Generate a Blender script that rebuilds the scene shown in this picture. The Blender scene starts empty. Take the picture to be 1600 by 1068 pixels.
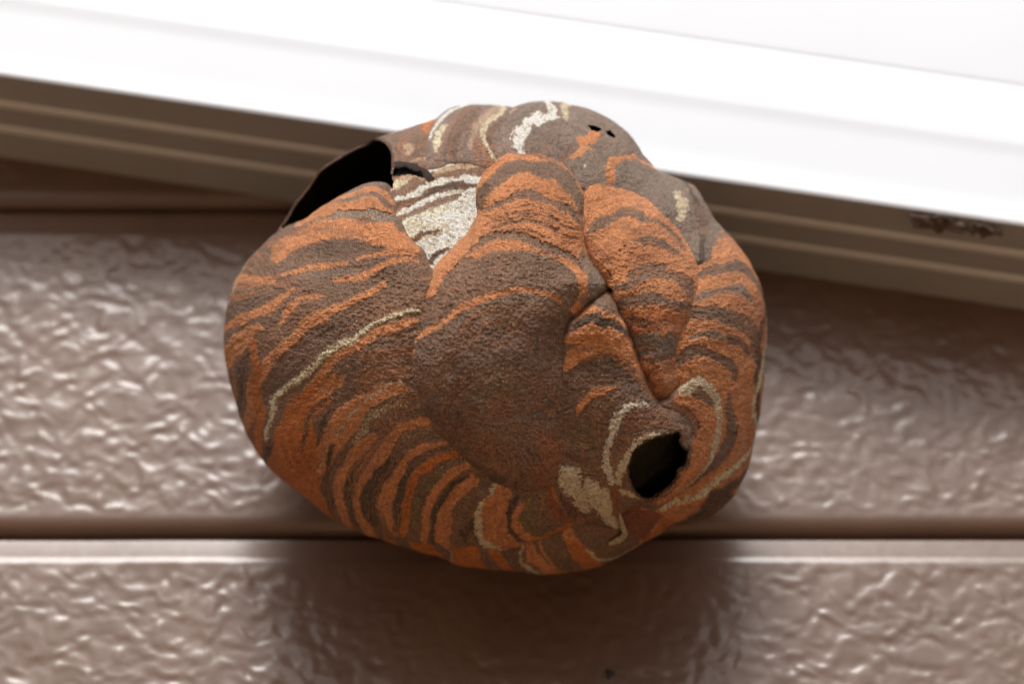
import bpy, math, random
import numpy as np
from mathutils import Vector
random.seed(7)
S = bpy.context.scene
COL = S.collection

# ------------------------------------------------------------------ camera
PITCH = math.radians(30.0)
FWD = np.array([0.0, math.cos(PITCH), math.sin(PITCH)])
UPV = np.array([0.0, -math.sin(PITCH), math.cos(PITCH)])
RGT = np.array([1.0, 0.0, 0.0])
FPX = 5434.0                                   # focal length in photograph pixels (1600 wide)
DN = 2.2                                       # camera to the middle of the nest
CAM = np.array([0.0, -0.14, 0.0]) - DN * FWD
cd = bpy.data.cameras.new('camera'); cam = bpy.data.objects.new('camera', cd); COL.objects.link(cam)
cam.location = CAM; cam.rotation_euler = (math.radians(90) + PITCH, 0, 0)
cd.sensor_width = 36.0; cd.lens = FPX / 1600 * 36.0; cd.clip_start = 0.05; cd.clip_end = 400
cd.dof.use_dof = True; cd.dof.focus_distance = 2.072; cd.dof.aperture_fstop = 3.8
S.camera = cam

# ------------------------------------------------------------------ sky, sun, exposure
SUN_EL, SUN_AZ = 48.0, -5.0                    # azimuth from straight behind the camera, negative = left
w = bpy.data.worlds.new('World'); S.world = w; w.use_nodes = True
wn = w.node_tree; wn.nodes.clear()
sky = wn.nodes.new('ShaderNodeTexSky'); sky.sky_type = 'NISHITA'; sky.sun_disc = False
sky.sun_elevation = math.radians(SUN_EL); sky.sun_rotation = math.radians(180 - SUN_AZ)
sky.air_density = 1.0; sky.dust_density = 6.0; sky.ozone_density = 0.6
hs = wn.nodes.new('ShaderNodeHueSaturation'); hs.inputs['Saturation'].default_value = 0.55
bgn = wn.nodes.new('ShaderNodeBackground'); bgn.inputs['Strength'].default_value = 0.115
wo = wn.nodes.new('ShaderNodeOutputWorld')
wn.links.new(sky.outputs[0], hs.inputs['Color']); wn.links.new(hs.outputs[0], bgn.inputs['Color'])
wn.links.new(bgn.outputs[0], wo.inputs['Surface'])
sd = bpy.data.lights.new('sun', 'SUN'); sd.energy = 2.2; sd.angle = math.radians(21); sd.color = (1.0, 0.985, 0.965)
sun = bpy.data.objects.new('sun', sd); COL.objects.link(sun)
ce, se = math.cos(math.radians(SUN_EL)), math.sin(math.radians(SUN_EL))
az = math.radians(SUN_AZ)
sdir = Vector((math.sin(az) * ce, -math.cos(az) * ce, se))      # towards the sun
sun.rotation_euler = sdir.to_track_quat('Z', 'Y').to_euler()
S.view_settings.view_transform = 'Standard'; S.view_settings.look = 'None'
S.view_settings.exposure = 0.40; S.view_settings.gamma = 1.0
S.view_settings.use_curve_mapping = False

# ------------------------------------------------------------------ helpers
def tag(o, label=None, cat=None, group=None, kind=None):
    if label: o['label'] = label
    if cat: o['category'] = cat
    if group: o['group'] = group
    if kind: o['kind'] = kind
    return o

def link(name, me, mat=None, parent=None, smooth=True):
    o = bpy.data.objects.new(name, me); COL.objects.link(o)
    if mat: me.materials.append(mat)
    if parent: o.parent = parent
    if smooth: me.shade_smooth()
    return o

def mesh_np(name, V, F, col=None):
    """V (n,3), F (m,4) quads or (m,3) triangles, col (n,4) linear colours"""
    me = bpy.data.meshes.new(name)
    V = np.ascontiguousarray(V, dtype=np.float32); F = np.ascontiguousarray(F, dtype=np.int32)
    k = F.shape[1]
    me.vertices.add(len(V)); me.vertices.foreach_set('co', V.ravel())
    me.loops.add(F.size); me.loops.foreach_set('vertex_index', F.ravel())
    me.polygons.add(len(F)); me.polygons.foreach_set('loop_start', np.arange(0, F.size, k, dtype=np.int32))
    me.update(calc_edges=True)
    if col is not None:
        a = me.color_attributes.new('paper', 'FLOAT_COLOR', 'POINT')
        a.data.foreach_set('color', np.ascontiguousarray(col, dtype=np.float32).ravel())
    return me

def _hash(ix, iy, iz, seed):
    h = (ix.astype(np.int64) * 374761393 + iy.astype(np.int64) * 668265263 + iz.astype(np.int64) * 2147483647 + seed * 1274126177) & 0xffffffff
    h = ((h ^ (h >> 13)) * 1274126177) & 0xffffffff
    h = ((h ^ (h >> 15)) * 2246822519) & 0xffffffff
    return ((h ^ (h >> 16)) & 0xffff) / 32767.5 - 1.0

def noise(x, y, z=None, seed=0):
    """smooth value noise, -1..1"""
    x = np.asarray(x, float); y = np.asarray(y, float)
    two = z is None
    if two: z = np.zeros_like(x)
    ix, iy, iz = np.floor(x), np.floor(y), np.floor(z)
    fx, fy, fz = x - ix, y - iy, z - iz
    fx = fx * fx * fx * (fx * (fx * 6 - 15) + 10); fy = fy * fy * fy * (fy * (fy * 6 - 15) + 10); fz = fz * fz * (3 - 2 * fz)
    def lay(k):
        a = _hash(ix, iy, iz + k, seed); b = _hash(ix + 1, iy, iz + k, seed)
        c = _hash(ix, iy + 1, iz + k, seed); d = _hash(ix + 1, iy + 1, iz + k, seed)
        return (a + (b - a) * fx) * (1 - fy) + (c + (d - c) * fx) * fy
    l0 = lay(0)
    if two: return l0
    return l0 + (lay(1) - l0) * fz

def fbm(x, y, z=None, seed=0, oct=3):
    s, a, t = 0.0, 1.0, 0.0
    for i in range(oct):
        k = 2.03 ** i
        s = s + a * noise(x * k + 17.3 * i, y * k - 9.1 * i, None if z is None else z * k, seed + i); t += a; a *= 0.5
    return s / t

def sstep(a, b, x):
    t = np.clip((x - a) / (b - a), 0, 1); return t * t * (3 - 2 * t)

def row_z(r, y=0.0):
    """world height where photograph row r meets the vertical plane at depth y"""
    d = FWD + UPV * (534 - r) / FPX
    t = (y - CAM[1]) / d[1]
    return CAM[2] + t * d[2]
def col_x(px, r, y=0.0):
    d = FWD + UPV * (534 - r) / FPX
    t = (y - CAM[1]) / d[1]
    return (px - 800) / FPX * t

def nodemat(name):
    m = bpy.data.materials.new(name); m.use_nodes = True
    nt = m.node_tree; b = nt.nodes['Principled BSDF']
    return m, nt, b
def N(nt, t, **kw):
    n = nt.nodes.new(t)
    for k, v in kw.items(): setattr(n, k, v)
    return n
def math_n(nt, op, a, b=None, c=None, clamp=False):
    n = N(nt, 'ShaderNodeMath', operation=op); n.use_clamp = clamp
    for i, v in enumerate((a, b, c)):
        if v is None: continue
        if isinstance(v, (int, float)): n.inputs[i].default_value = v
        else: nt.links.new(v, n.inputs[i])
    return n.outputs[0]
def noise_n(nt, vec, scale, detail=3, rough=0.55, dist=0.0):
    n = N(nt, 'ShaderNodeTexNoise'); n.inputs['Scale'].default_value = scale
    n.inputs['Detail'].default_value = detail; n.inputs['Roughness'].default_value = rough
    n.inputs['Distortion'].default_value = dist
    nt.links.new(vec, n.inputs['Vector']); return n.outputs['Fac']
def mix_c(nt, fac, a, b, mode='MIX'):
    n = N(nt, 'ShaderNodeMix', data_type='RGBA', blend_type=mode)
    for i, v in ((0, fac), (6, a), (7, b)):
        if isinstance(v, (int, float)): n.inputs[i].default_value = v
        elif isinstance(v, tuple): n.inputs[i].default_value = (*v, 1)
        else: nt.links.new(v, n.inputs[i])
    return n.outputs[2]
def ramp(nt, val, lo, hi, a=0.0, b=1.0):
    n = N(nt, 'ShaderNodeMapRange'); nt.links.new(val, n.inputs[0])
    n.inputs[1].default_value = lo; n.inputs[2].default_value = hi
    n.inputs[3].default_value = a; n.inputs[4].default_value = b
    return n.outputs[0]

# ------------------------------------------------------------------ materials
def m_paper():
    m, nt, b = nodemat('nest_paper'); L = nt.links
    tc = N(nt, 'ShaderNodeTexCoord').outputs['Object']
    at = N(nt, 'ShaderNodeAttribute', attribute_name='paper')
    n1 = noise_n(nt, tc, 620, 4, 0.7)         # 2 mm mottling
    n2 = noise_n(nt, tc, 1250, 3, 0.7)         # sub-millimetre grain
    mp = N(nt, 'ShaderNodeMapping'); mp.inputs['Scale'].default_value = (420, 420, 1500)
    mp.inputs['Rotation'].default_value = (math.radians(-32), 0.15, 0.1); L.new(tc, mp.inputs['Vector'])
    fib = noise_n(nt, mp.outputs[0], 1.0, 4, 0.75, 0.6)    # fibres laid across the paper
    v = math_n(nt, 'MULTIPLY', ramp(nt, n1, 0.3, 0.7, 0.8, 1.2), ramp(nt, n2, 0.25, 0.75, 0.62, 1.38))
    v = math_n(nt, 'MULTIPLY', v, ramp(nt, fib, 0.3, 0.7, 0.75, 1.25))
    vv = N(nt, 'ShaderNodeCombineXYZ')
    for i in range(3): L.new(v, vv.inputs[i])
    c = mix_c(nt, 1.0, at.outputs['Color'], vv.outputs[0], 'MULTIPLY')
    # pale plant fibres, as many as the colour layer's alpha asks for
    sp = noise_n(nt, tc, 900, 3, 0.75, 0.4)
    th = math_n(nt, 'SUBTRACT', 0.685, math_n(nt, 'MULTIPLY', at.outputs['Alpha'], 0.27))
    sel = math_n(nt, 'MULTIPLY', math_n(nt, 'SUBTRACT', sp, th), 12.0, clamp=True)
    c = mix_c(nt, sel, c, (0.72, 0.59, 0.41))
    L.new(c, b.inputs['Base Color'])
    b.inputs['Roughness'].default_value = 0.62
    b.inputs['Specular IOR Level'].default_value = 0.3
    hgt = math_n(nt, 'ADD', math_n(nt, 'MULTIPLY', n1, 0.9), math_n(nt, 'MULTIPLY', n2, 0.45))
    hgt = math_n(nt, 'ADD', hgt, math_n(nt, 'MULTIPLY', fib, 0.7))
    bp = N(nt, 'ShaderNodeBump'); bp.inputs['Strength'].default_value = 1.0; bp.inputs['Distance'].default_value = 0.0034
    L.new(hgt, bp.inputs['Height']); L.new(bp.outputs[0], b.inputs['Normal'])
    return m

def m_siding():
    m, nt, b = nodemat('brown_siding'); L = nt.links
    tc = N(nt, 'ShaderNodeTexCoord').outputs['Object']
    n1 = noise_n(nt, tc, 9, 4, 0.6)
    c = mix_c(nt, ramp(nt, n1, 0.3, 0.7), (0.088, 0.050, 0.034), (0.120, 0.070, 0.049))
    L.new(c, b.inputs['Base Color'])
    n2 = noise_n(nt, tc, 160, 4, 0.6)
    L.new(ramp(nt, n2, 0.3, 0.7, 0.40, 0.55), b.inputs['Roughness'])
    b.inputs['Specular IOR Level'].default_value = 0.3
    b.inputs['Coat Weight'].default_value = 0.72; b.inputs['Coat Roughness'].default_value = 0.19; b.inputs['Coat IOR'].default_value = 1.38
    bp = N(nt, 'ShaderNodeBump'); bp.inputs['Strength'].default_value = 0.25; bp.inputs['Distance'].default_value = 0.0006
    L.new(n2, bp.inputs['Height']); L.new(bp.outputs[0], b.inputs['Normal'])
    return m

def m_plain(name, c1, c2, rough=0.5, scale=12, bump=0.15, bscale=300, spec=0.5):
    m, nt, b = nodemat(name); L = nt.links
    tc = N(nt, 'ShaderNodeTexCoord').outputs['Object']
    n1 = noise_n(nt, tc, scale, 5, 0.6)
    L.new(mix_c(nt, ramp(nt, n1, 0.3, 0.7), c1, c2), b.inputs['Base Color'])
    n2 = noise_n(nt, tc, bscale, 3, 0.6)
    b.inputs['Roughness'].default_value = rough; b.inputs['Specular IOR Level'].default_value = spec
    bp = N(nt, 'ShaderNodeBump'); bp.inputs['Strength'].default_value = bump; bp.inputs['Distance'].default_value = 0.0005
    L.new(n2, bp.inputs['Height']); L.new(bp.outputs[0], b.inputs['Normal'])
    return m

PAPER = m_paper(); SIDING = m_siding()
WHITE = m_plain('white_painted_metal', (0.50, 0.54, 0.59), (0.52, 0.56, 0.61), 0.35, 6, 0.05)
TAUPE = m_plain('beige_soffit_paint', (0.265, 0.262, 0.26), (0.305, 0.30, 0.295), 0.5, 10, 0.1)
BEAD = m_plain('pale_bead_paint', (0.46, 0.46, 0.455), (0.50, 0.50, 0.49), 0.45, 14, 0.1)
GROUND = m_plain('dry_ground', (0.25, 0.155, 0.085), (0.32, 0.21, 0.12), 0.9, 3, 0.5, 40)
BACKING = m_plain('dark_backing', (0.02, 0.016, 0.014), (0.03, 0.025, 0.02), 0.9)

# ------------------------------------------------------------------ ground
g = bpy.data.meshes.new('ground')
g.from_pydata([(-60, -60, -2.6), (60, -60, -2.6), (60, 60, -2.6), (-60, 60, -2.6)], [], [(0, 1, 2, 3)])
tag(link('ground', g, GROUND, smooth=False), 'dry ground below the house wall', kind='structure')

def box_mesh(name, x0, x1, y0, y1, z0, z1):
    v = [(x, y, z) for x in (x0, x1) for y in (y0, y1) for z in (z0, z1)]
    f = [(0, 1, 3, 2), (4, 6, 7, 5), (0, 4, 5, 1), (2, 3, 7, 6), (0, 2, 6, 4), (1, 5, 7, 3)]
    me = bpy.data.meshes.new(name); me.from_pydata(v, [], f); return me

# ------------------------------------------------------------------ house wall of embossed siding boards
wall = bpy.data.objects.new('house_wall', None); COL.objects.link(wall); wall.location = (0, 0, -2.6)
tag(wall, 'glossy brown house wall of embossed siding boards behind the nest', 'wall')
def under_wall(o):
    o.parent = wall; o.location = (0, 0, 2.6); return o
ZG1, ZG0 = row_z(343), row_z(850)            # two gaps between boards seen in the photograph
EXPO = ZG1 - ZG0
fine = np.arange(-0.52, 0.5201, 0.0019)
coarse = 0.52 + np.geomspace(0.004, 2.0, 70)
XS = np.concatenate([-coarse[::-1], fine, coarse])
def board(k, near):
    zt = ZG1 - (k - 0) * EXPO + 0.0; zt -= 0.0015; zb = zt - EXPO + 0.0035
    # profile rows: (z, y, emboss weight)
    prof = [(zt - 0.0, 0.012, 0), (zt - 0.0, -0.0075, 0), (zt - 0.0006, -0.0108, 0), (zt - 0.0014, -0.0118, 0), (zt - 0.0026, -0.0121, 0), (zt - 0.0130, -0.0117, 0.0), (zt - 0.0155, -0.0122, 0.0)]
    zf0, zf1 = zt - 0.0175, zb + 0.0125
    n = int((zf0 - zf1) / (0.0019 if near else 0.006))
    for i in range(n + 1):
        z = zf0 + (zf1 - zf0) * i / n
        wgt = min(1, i / 4 * 1.0, (n - i) / 4)
        prof.append((z, -0.0128, wgt))
    for t in np.linspace(0, 1, 9)[1:]:
        a = t * math.pi / 2
        prof.append((zf1 - 0.0118 * math.sin(a) ** 1.0 * 0.98, -0.0128 + 0.0105 * (1 - math.cos(a)) ** 0.9, 0))
    prof.append((zb, 0.012, 0))
    P = np.array(prof); X, Z = np.meshgrid(XS, P[:, 0]); Y = np.repeat(P[:, 1][:, None], len(XS), 1); W = P[:, 2][:, None]
    # rolled cloud-like embossing: ridges of warped noise
    wx = X * 1.0 + 0.003 * noise(X * 80, Z * 80, seed=3); wz = Z + 0.006 * noise(X * 60 + 9, Z * 60, seed=5)
    e = noise(wx * 128, wz * 165, seed=11) + 0.55 * noise(wx * 235 + 3, wz * 300, seed=12) + 0.25 * noise(X * 50, Z * 65, seed=15)
    e = e * (0.9 + 0.25 * noise(X * 14, Z * 16, seed=17))
    e2 = fbm(X * 22, Z * 22, seed=21, oct=2)
    Y = Y - W * (0.00045 * e + 0.00025 * e2)
    edge = 0.0005 * noise(X * 14, Z * 0 + k * 3.1, seed=31) * (1 - W)
    Y = Y - edge
    nr, nc = X.shape
    idx = np.arange(nr * nc).reshape(nr, nc)
    F = np.stack([idx[:-1, :-1], idx[1:, :-1], idx[1:, 1:], idx[:-1, 1:]], -1).reshape(-1, 4)
    me = mesh_np('siding_board', np.stack([X, Y, Z], -1).reshape(-1, 3), F)
    under_wall(link('siding_board', me, SIDING))
for k in range(-1, 8):
    board(k, -1 <= k <= 2)
under_wall(link('backing', box_mesh('backing', -2.5, 2.5, 0.0125, 0.12, -2.6, 0.9), BACKING, smooth=False))

# ------------------------------------------------------------------ eave: sloping white fascia and shaded soffit
eave = bpy.data.objects.new('roof_eave', None); COL.objects.link(eave)
tag(eave, 'white sloping roof edge with shaded beige soffit above the nest', 'roof')
YW = -0.0128
xa, za = col_x(0, 245, YW), row_z(245, YW); xb, zb_ = col_x(1600, 483, YW), row_z(483, YW)
SL = (zb_ - za) / (xb - xa)                    # fall of the eave per metre of wall
def zs(x): return za + (x - xa) * SL
# depth of the overhang from the fascia's lower edge
best = None
for y in np.linspace(-0.3, -0.02, 2000):
    zz, xx = row_z(117, y), col_x(0, 117, y)
    e = abs(zz - zs(xx))
    if best is None or e < best[0]: best = (e, y)
YF = best[1]
YG = YF + 0.0075                                # face of the fascia behind its drip edge
print('EAVE overhang', YF, 'slope', SL, 'board', EXPO, 'z soffit at 0', zs(0))
def extrude(name, prof, mat, closed=False, x0=-1.6, x1=1.6, nseg=2, wob=0.0):
    """profile of (y, z above the soffit line) swept along the eave"""
    P = np.array(prof); xs = np.linspace(x0, x1, nseg)
    V = []
    for x in xs:
        for (y, z) in P: V.append((x, y, z + zs(x)))
    V = np.array(V); n = len(P); F = []
    for i in range(len(xs) - 1):
        for j in range(n if closed else n - 1):
            a = i * n + j; b_ = i * n + (j + 1) % n
            F.append((a, b_, b_ + n, a + n))
    me = mesh_np(name, V, np.array(F))
    o = link(name, me, mat, eave, smooth=True)
    me.set_sharp_from_angle(angle=math.radians(12))
    return o
# soffit panels between two pale beads; in the photograph the beads sit at these fractions of the depth
def yfrac(f): return YF + (YW - YF) * f
b1, b2 = yfrac(0.345), yfrac(0.645)
TH = 0.0042
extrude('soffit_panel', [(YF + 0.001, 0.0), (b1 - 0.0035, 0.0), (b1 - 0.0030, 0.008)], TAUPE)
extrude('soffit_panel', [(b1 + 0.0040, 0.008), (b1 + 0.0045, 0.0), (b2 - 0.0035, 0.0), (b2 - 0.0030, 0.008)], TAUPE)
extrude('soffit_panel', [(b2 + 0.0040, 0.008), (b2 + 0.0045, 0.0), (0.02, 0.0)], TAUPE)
for b_ in (b1, b2):
    pr = [(b_ + 0.0052 * math.cos(a), 0.0015 - 0.0036 * math.sin(a)) for a in np.linspace(-0.3, math.pi + 0.3, 14)]
    extrude('soffit_bead', pr, BEAD)
# fascia: rolled drip lip, board, groove, upper board
lip = [(YF + 0.009, 0.0045), (YF + 0.006, 0.0008), (YF + 0.003, 0.0), (YF + 0.001, 0.0004), (YF, 0.0022), (YF - 0.0002, 0.011), (YF + 0.0000, 0.0135), (YF + 0.0006, 0.0156), (YF + 0.0035, 0.0166)]
extrude('fascia_lip', lip, WHITE)
extrude('fascia_board', [(YF + 0.0065, 0.0158), (YF + 0.0050, 0.0160), (YF + 0.0042, 0.0165), (YF + 0.0012, 0.050), (YF + 0.0008, 0.056), (YF - 0.0002, 0.061), (YF - 0.0006, 0.065), (YF - 0.0008, 0.1098), (YF - 0.0004, 0.1102)], WHITE)
extrude('fascia_board', [(YF - 0.0003, 0.1103), (YF - 0.0006, 0.1112), (YF - 0.0010, 0.1135), (YF - 0.0016, 0.48), (YF - 0.01, 0.49), (YF - 0.01, 0.50), (0.3, 0.55)], WHITE)

# ------------------------------------------------------------------ the hornet nest
# The envelope is laid out as an unrolled chart (unit: one photograph pixel = 0.405 mm at the nest),
# wrapped round a closed rounded body; lobes of paper are built on that body.
CX, CY = 772.0, 532.0
UNIT = DN / FPX
RV, KQ = 0.9, 1 / math.cos(math.asin(0.9))
OUT = np.array([(600,203),(640,190),(675,180),(700,168),(740,162),(780,164),(800,163),(840,157),(880,158),(920,170),(960,192),(985,210),(1005,240),(1030,268),(1060,278),(1085,290),(1097,308),(1118,345),(1146,375),(1170,410),(1188,450),(1195,490),(1194,560),(1191,610),(1183,660),(1175,700),(1166,738),(1150,770),(1120,800),(1085,822),(1050,835),(1010,852),(980,870),(955,884),(925,895),(880,903),(850,905),(800,898),(740,893),(712,889),(685,875),(650,868),(600,852),(562,832),(540,820),(515,803),(480,773),(445,748),(422,728),(400,700),(385,670),(370,625),(357,580),(352,530),(355,490),(365,450),(385,412),(408,385),(430,355),(445,325),(470,290),(500,255),(560,220)], float)
SHR = 0.978
def _polar(xy):
    d = xy - np.array([CX, CY]); return np.arctan2(d[..., 1], d[..., 0]), np.hypot(d[..., 0], d[..., 1])
_t, _r = _polar(OUT); _o = np.argsort(_t); _t, _r = _t[_o], _r[_o]
_tt = np.concatenate([_t - 2 * np.pi, _t, _t + 2 * np.pi]); _rr = np.tile(_r, 3)
_grid = np.linspace(-np.pi, np.pi, 1441); _rg = np.interp(_grid, _tt, _rr)
_k = np.exp(-np.linspace(-2, 2, 13) ** 2); _k /= _k.sum()
_rg = np.convolve(np.concatenate([_rg[-7:-1], _rg, _rg[1:7]]), _k, 'valid') * SHR
def Rth(th): return np.interp(th, _grid, _rg)
def q2vis(rho): # unrolled radius -> polar angle phi
    return np.where(rho < RV, np.arcsin(np.clip(rho, 0, RV)), math.asin(RV) + (rho - RV) * KQ)
def vis2q(p):
    """photograph position on the nest -> unrolled chart position"""
    p = np.asarray(p, float); th, r = _polar(p); R = Rth(th); v = r / R
    a = np.where(v < 1, np.arcsin(np.clip(v, 0, 1)), np.pi / 2 + (v - 1) * 2.2)
    rho = np.where(v < RV, v, RV + (a - math.asin(RV)) / KQ)
    return np.stack([CX + rho * R * np.cos(th), CY + rho * R * np.sin(th)], -1)
DEPTH = 0.150
def surf(Q, h):
    """chart position and height (in units) -> world position"""
    th, r = _polar(Q); R = Rth(th); ph = np.minimum(q2vis(r / R), 2.75)
    s, c = np.sin(ph), np.cos(ph)
    wgt = sstep(0.70, 1.0, np.where(ph > np.pi / 2, 1.0, s))
    rad = R * s + h * s * wgt * 0.42
    px, py = CX + rad * np.cos(th), CY + rad * np.sin(th)
    dep = DEPTH * np.sign(c) * np.abs(c) ** 0.92 + h * UNIT * ((1 - wgt) + wgt * c)
    f = DN - dep
    f2 = np.where(c < 0, DN, f)             # the back keeps its true width
    X = (px - 800) / FPX * f2; Y = (534 - py) / FPX * f2
    return CAM + f[..., None] * FWD + X[..., None] * RGT + Y[..., None] * UPV

CROP = {1: (350, 150), 2: (630, 150), 3: (900, 150), 4: (350, 340), 5: (630, 340), 6: (900, 340), 7: (350, 530), 8: (630, 530), 9: (900, 530), 10: (350, 720), 11: (630, 720), 12: (900, 720)}
KC = 300 / 1600.0
def C_(c, *pts): return [(CROP[c][0] + x * KC, CROP[c][1] + y * KC) for x, y in pts]

O = (0.40, 0.165, 0.070); O2 = (0.36, 0.118, 0.032); R_ = (0.19, 0.070, 0.034)
B = (0.142, 0.087, 0.059); BD = (0.075, 0.048, 0.033); BG = (0.155, 0.115, 0.088); BL = (0.175, 0.122, 0.096)
OL = (0.13, 0.095, 0.050); K = (0.66, 0.54, 0.36); KW = (0.84, 0.76, 0.63); T = (0.40, 0.27, 0.17); DK = (0.012, 0.009, 0.008)
def s_(col, w, pts, a=None, soft=1.6, taper=0.35, rag=1.0, op=1.0):
    return dict(c=col, w=w, p=pts, a=a, soft=soft, taper=taper, rag=rag, op=op)

def smooth_poly(P, closed=False, step=7.0):
    P = np.asarray(P, float)
    if closed: P = np.vstack([P[-1], P, P[0], P[1]])
    else: P = np.vstack([2 * P[0] - P[1], P, 2 * P[-1] - P[-2]])
    out = []
    for i in range(1, len(P) - 2):
        p0, p1, p2, p3 = P[i - 1], P[i], P[i + 1], P[i + 2]
        n = max(2, int(np.hypot(*(p2 - p1)) / step))
        for t in np.linspace(0, 1, n, endpoint=False):
            out.append(0.5 * ((2 * p1) + (-p0 + p2) * t + (2 * p0 - 5 * p1 + 4 * p2 - p3) * t * t + (-p0 + 3 * p1 - 3 * p2 + p3) * t ** 3))
    if not closed: out.append(P[-2])
    return np.array(out)

def seg_dist(Q, P, closed=False):
    """distance from points Q to polyline P, with the fraction along it"""
    best = np.full(len(Q), 1e9); frac = np.zeros(len(Q))
    n = len(P) if closed else len(P) - 1
    L = np.array([np.hypot(*(P[(i + 1) % len(P)] - P[i])) for i in range(n)]); cum = np.concatenate([[0], np.cumsum(L)]); tot = cum[-1]
    for i in range(n):
        a, b = P[i], P[(i + 1) % len(P)]; d = b - a; dd = d @ d + 1e-9
        t = np.clip(((Q - a) @ d) / dd, 0, 1)
        e = np.hypot(Q[:, 0] - a[0] - t * d[0], Q[:, 1] - a[1] - t * d[1])
        m = e < best; best[m] = e[m]; frac[m] = (cum[i] + t[m] * L[i]) / tot
    return best, frac
def inside(Q, P):
    x, y = Q[:, 0], Q[:, 1]; r = np.zeros(len(Q), bool); n = len(P)
    for i in range(n):
        x1, y1 = P[i]; x2, y2 = P[(i + 1) % n]
        if y1 == y2: continue
        c = ((y1 > y) != (y2 > y)) & (x < (x2 - x1) * (y - y1) / (y2 - y1) + x1)
        r ^= c
    return r
def poly_sd(Q, P):
    d, _ = seg_dist(Q, P, True); return np.where(inside(Q, P), d, -d)

def paint(Q, base, strokes, seed, mixw=1.0):
    """colour (rgb + share of pale fibres) of every chart point, and the flow coordinate of the stripes"""
    n = len(Q); col = np.tile(np.array([*base, 0.22]), (n, 1)).astype(float)
    wx = Q[:, 0] + 4.0 * noise(Q[:, 0] / 34, Q[:, 1] / 34, seed=seed) + 1.6 * noise(Q[:, 0] / 9, Q[:, 1] / 9, seed=seed + 1)
    wy = Q[:, 1] + 4.0 * noise(Q[:, 0] / 34, Q[:, 1] / 34, seed=seed + 2) + 1.6 * noise(Q[:, 0] / 9, Q[:, 1] / 9, seed=seed + 3)
    W = np.stack([wx, wy], -1)
    rag = 1.5 * noise(Q[:, 0] / 3.2, Q[:, 1] / 3.2, seed=seed + 5) + 1.1 * noise(Q[:, 0] / 1.5, Q[:, 1] / 1.5, seed=seed + 6)
    lev = np.zeros(n)
    # flow field
    G, Sv, s, prev = [], [], 0.0, None
    for st in strokes:
        if st.get('poly') or len(st['p']) < 3: continue
        P = vis2q(st['p']); st_len = len(P)
        if prev is not None:
            dm = np.min(np.hypot(P[:, None, 0] - prev[None, :, 0], P[:, None, 1] - prev[None, :, 1]), 1).mean()
            s += min(max(dm, 3), 60)
        G.append(P); Sv += [s] * st_len; prev = P
    if G:
        G = np.vstack(G); Sv = np.array(Sv); m = len(G)
        D = np.hypot(G[:, None, 0] - G[None, :, 0], G[:, None, 1] - G[None, :, 1]) / 100
        A = np.zeros((m + 3, m + 3)); A[:m, :m] = D + np.eye(m) * 0.02; A[:m, m] = 1; A[:m, m + 1:] = G / 500; A[m:, :m] = A[:m, m:].T
        wv = np.linalg.lstsq(A, np.concatenate([Sv, np.zeros(3)]), rcond=1e-6)[0]
        flow = wv[m] + (Q / 500) @ wv[m + 1:]
        for i in range(m): flow = flow + wv[i] * np.hypot(Q[:, 0] - G[i, 0], Q[:, 1] - G[i, 1]) / 100
    else: flow = Q[:, 1].copy()
    for k, st in enumerate(strokes):
        a = st['a']
        if st.get('poly'):
            P = smooth_poly(vis2q(st['p']), True, 10)
            bb = (W[:, 0] > P[:, 0].min() - 8) & (W[:, 0] < P[:, 0].max() + 8) & (W[:, 1] > P[:, 1].min() - 8) & (W[:, 1] < P[:, 1].max() + 8)
            d = poly_sd(W[bb], P) + rag[bb] * st['rag']
            m = sstep(-st['soft'], st['soft'], d)
        else:
            v = [tuple(p) for p in st['p']]
            # stripes that reach the outline run on round the side
            P = vis2q(v)
            if len(P) > 1:
                for e, (i, j) in enumerate(((0, 1), (-1, -2))):
                    th, r = _polar(P[i]); 
                    if r / Rth(th) > 0.97:
                        d = P[i] - P[j]; d = d / (np.hypot(*d) + 1e-9); rad = (P[i] - [CX, CY]) / r
                        d2 = d * 0.75 + rad * 0.6; d2 /= np.hypot(*d2); ext = P[i] + d2 * 150
                        P = np.vstack([ext, P]) if e == 0 else np.vstack([P, ext])
            P = smooth_poly(P, False, 9) if len(P) > 1 else np.vstack([P, P + 0.5])
            hw = st['w'] * (0.66 if st['c'] in (O, O2) else 0.54)
            bb = (W[:, 0] > P[:, 0].min() - hw - 8) & (W[:, 0] < P[:, 0].max() + hw + 8) & (W[:, 1] > P[:, 1].min() - hw - 8) & (W[:, 1] < P[:, 1].max() + hw + 8)
            if not bb.any(): continue
            d, f = seg_dist(W[bb], P)
            tp = st['taper']; e = np.clip(np.minimum(f, 1 - f) / 0.22, 0, 1)
            ww = hw * ((1 - tp) + tp * e) * (1 + 0.28 * noise(f * 7 + k * 5.1, f * 0 + k, seed=seed + 9))
            m = sstep(-st['soft'], st['soft'], ww - d + rag[bb] * st['rag'])
        m = m * st['op']; lev[bb] = lev[bb] * (1 - m) + m * (1.8 * math.sin(k * 2.4 + 1) + (1.2 if st['c'] in (O, O2, K, KW) else -0.6)) * (1 if st['soft'] < 5 else 0); m = m[:, None]
        c4 = np.array([*st['c'], (0.10 if st['c'] in (O, O2) else 0.22) if a is None else a])
        col[bb] = col[bb] * (1 - m) + c4 * m
    # thin streaks that follow the stripes, and cloudy mottling
    al = noise(Q[:, 0] / 26, Q[:, 1] / 26, seed=seed + 20)
    g1 = noise(Q[:, 0] / 6.5, Q[:, 1] / 3.6, seed=seed + 28); g2 = noise(Q[:, 0] / 3.4, Q[:, 1] / 2.1, seed=seed + 29)
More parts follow.
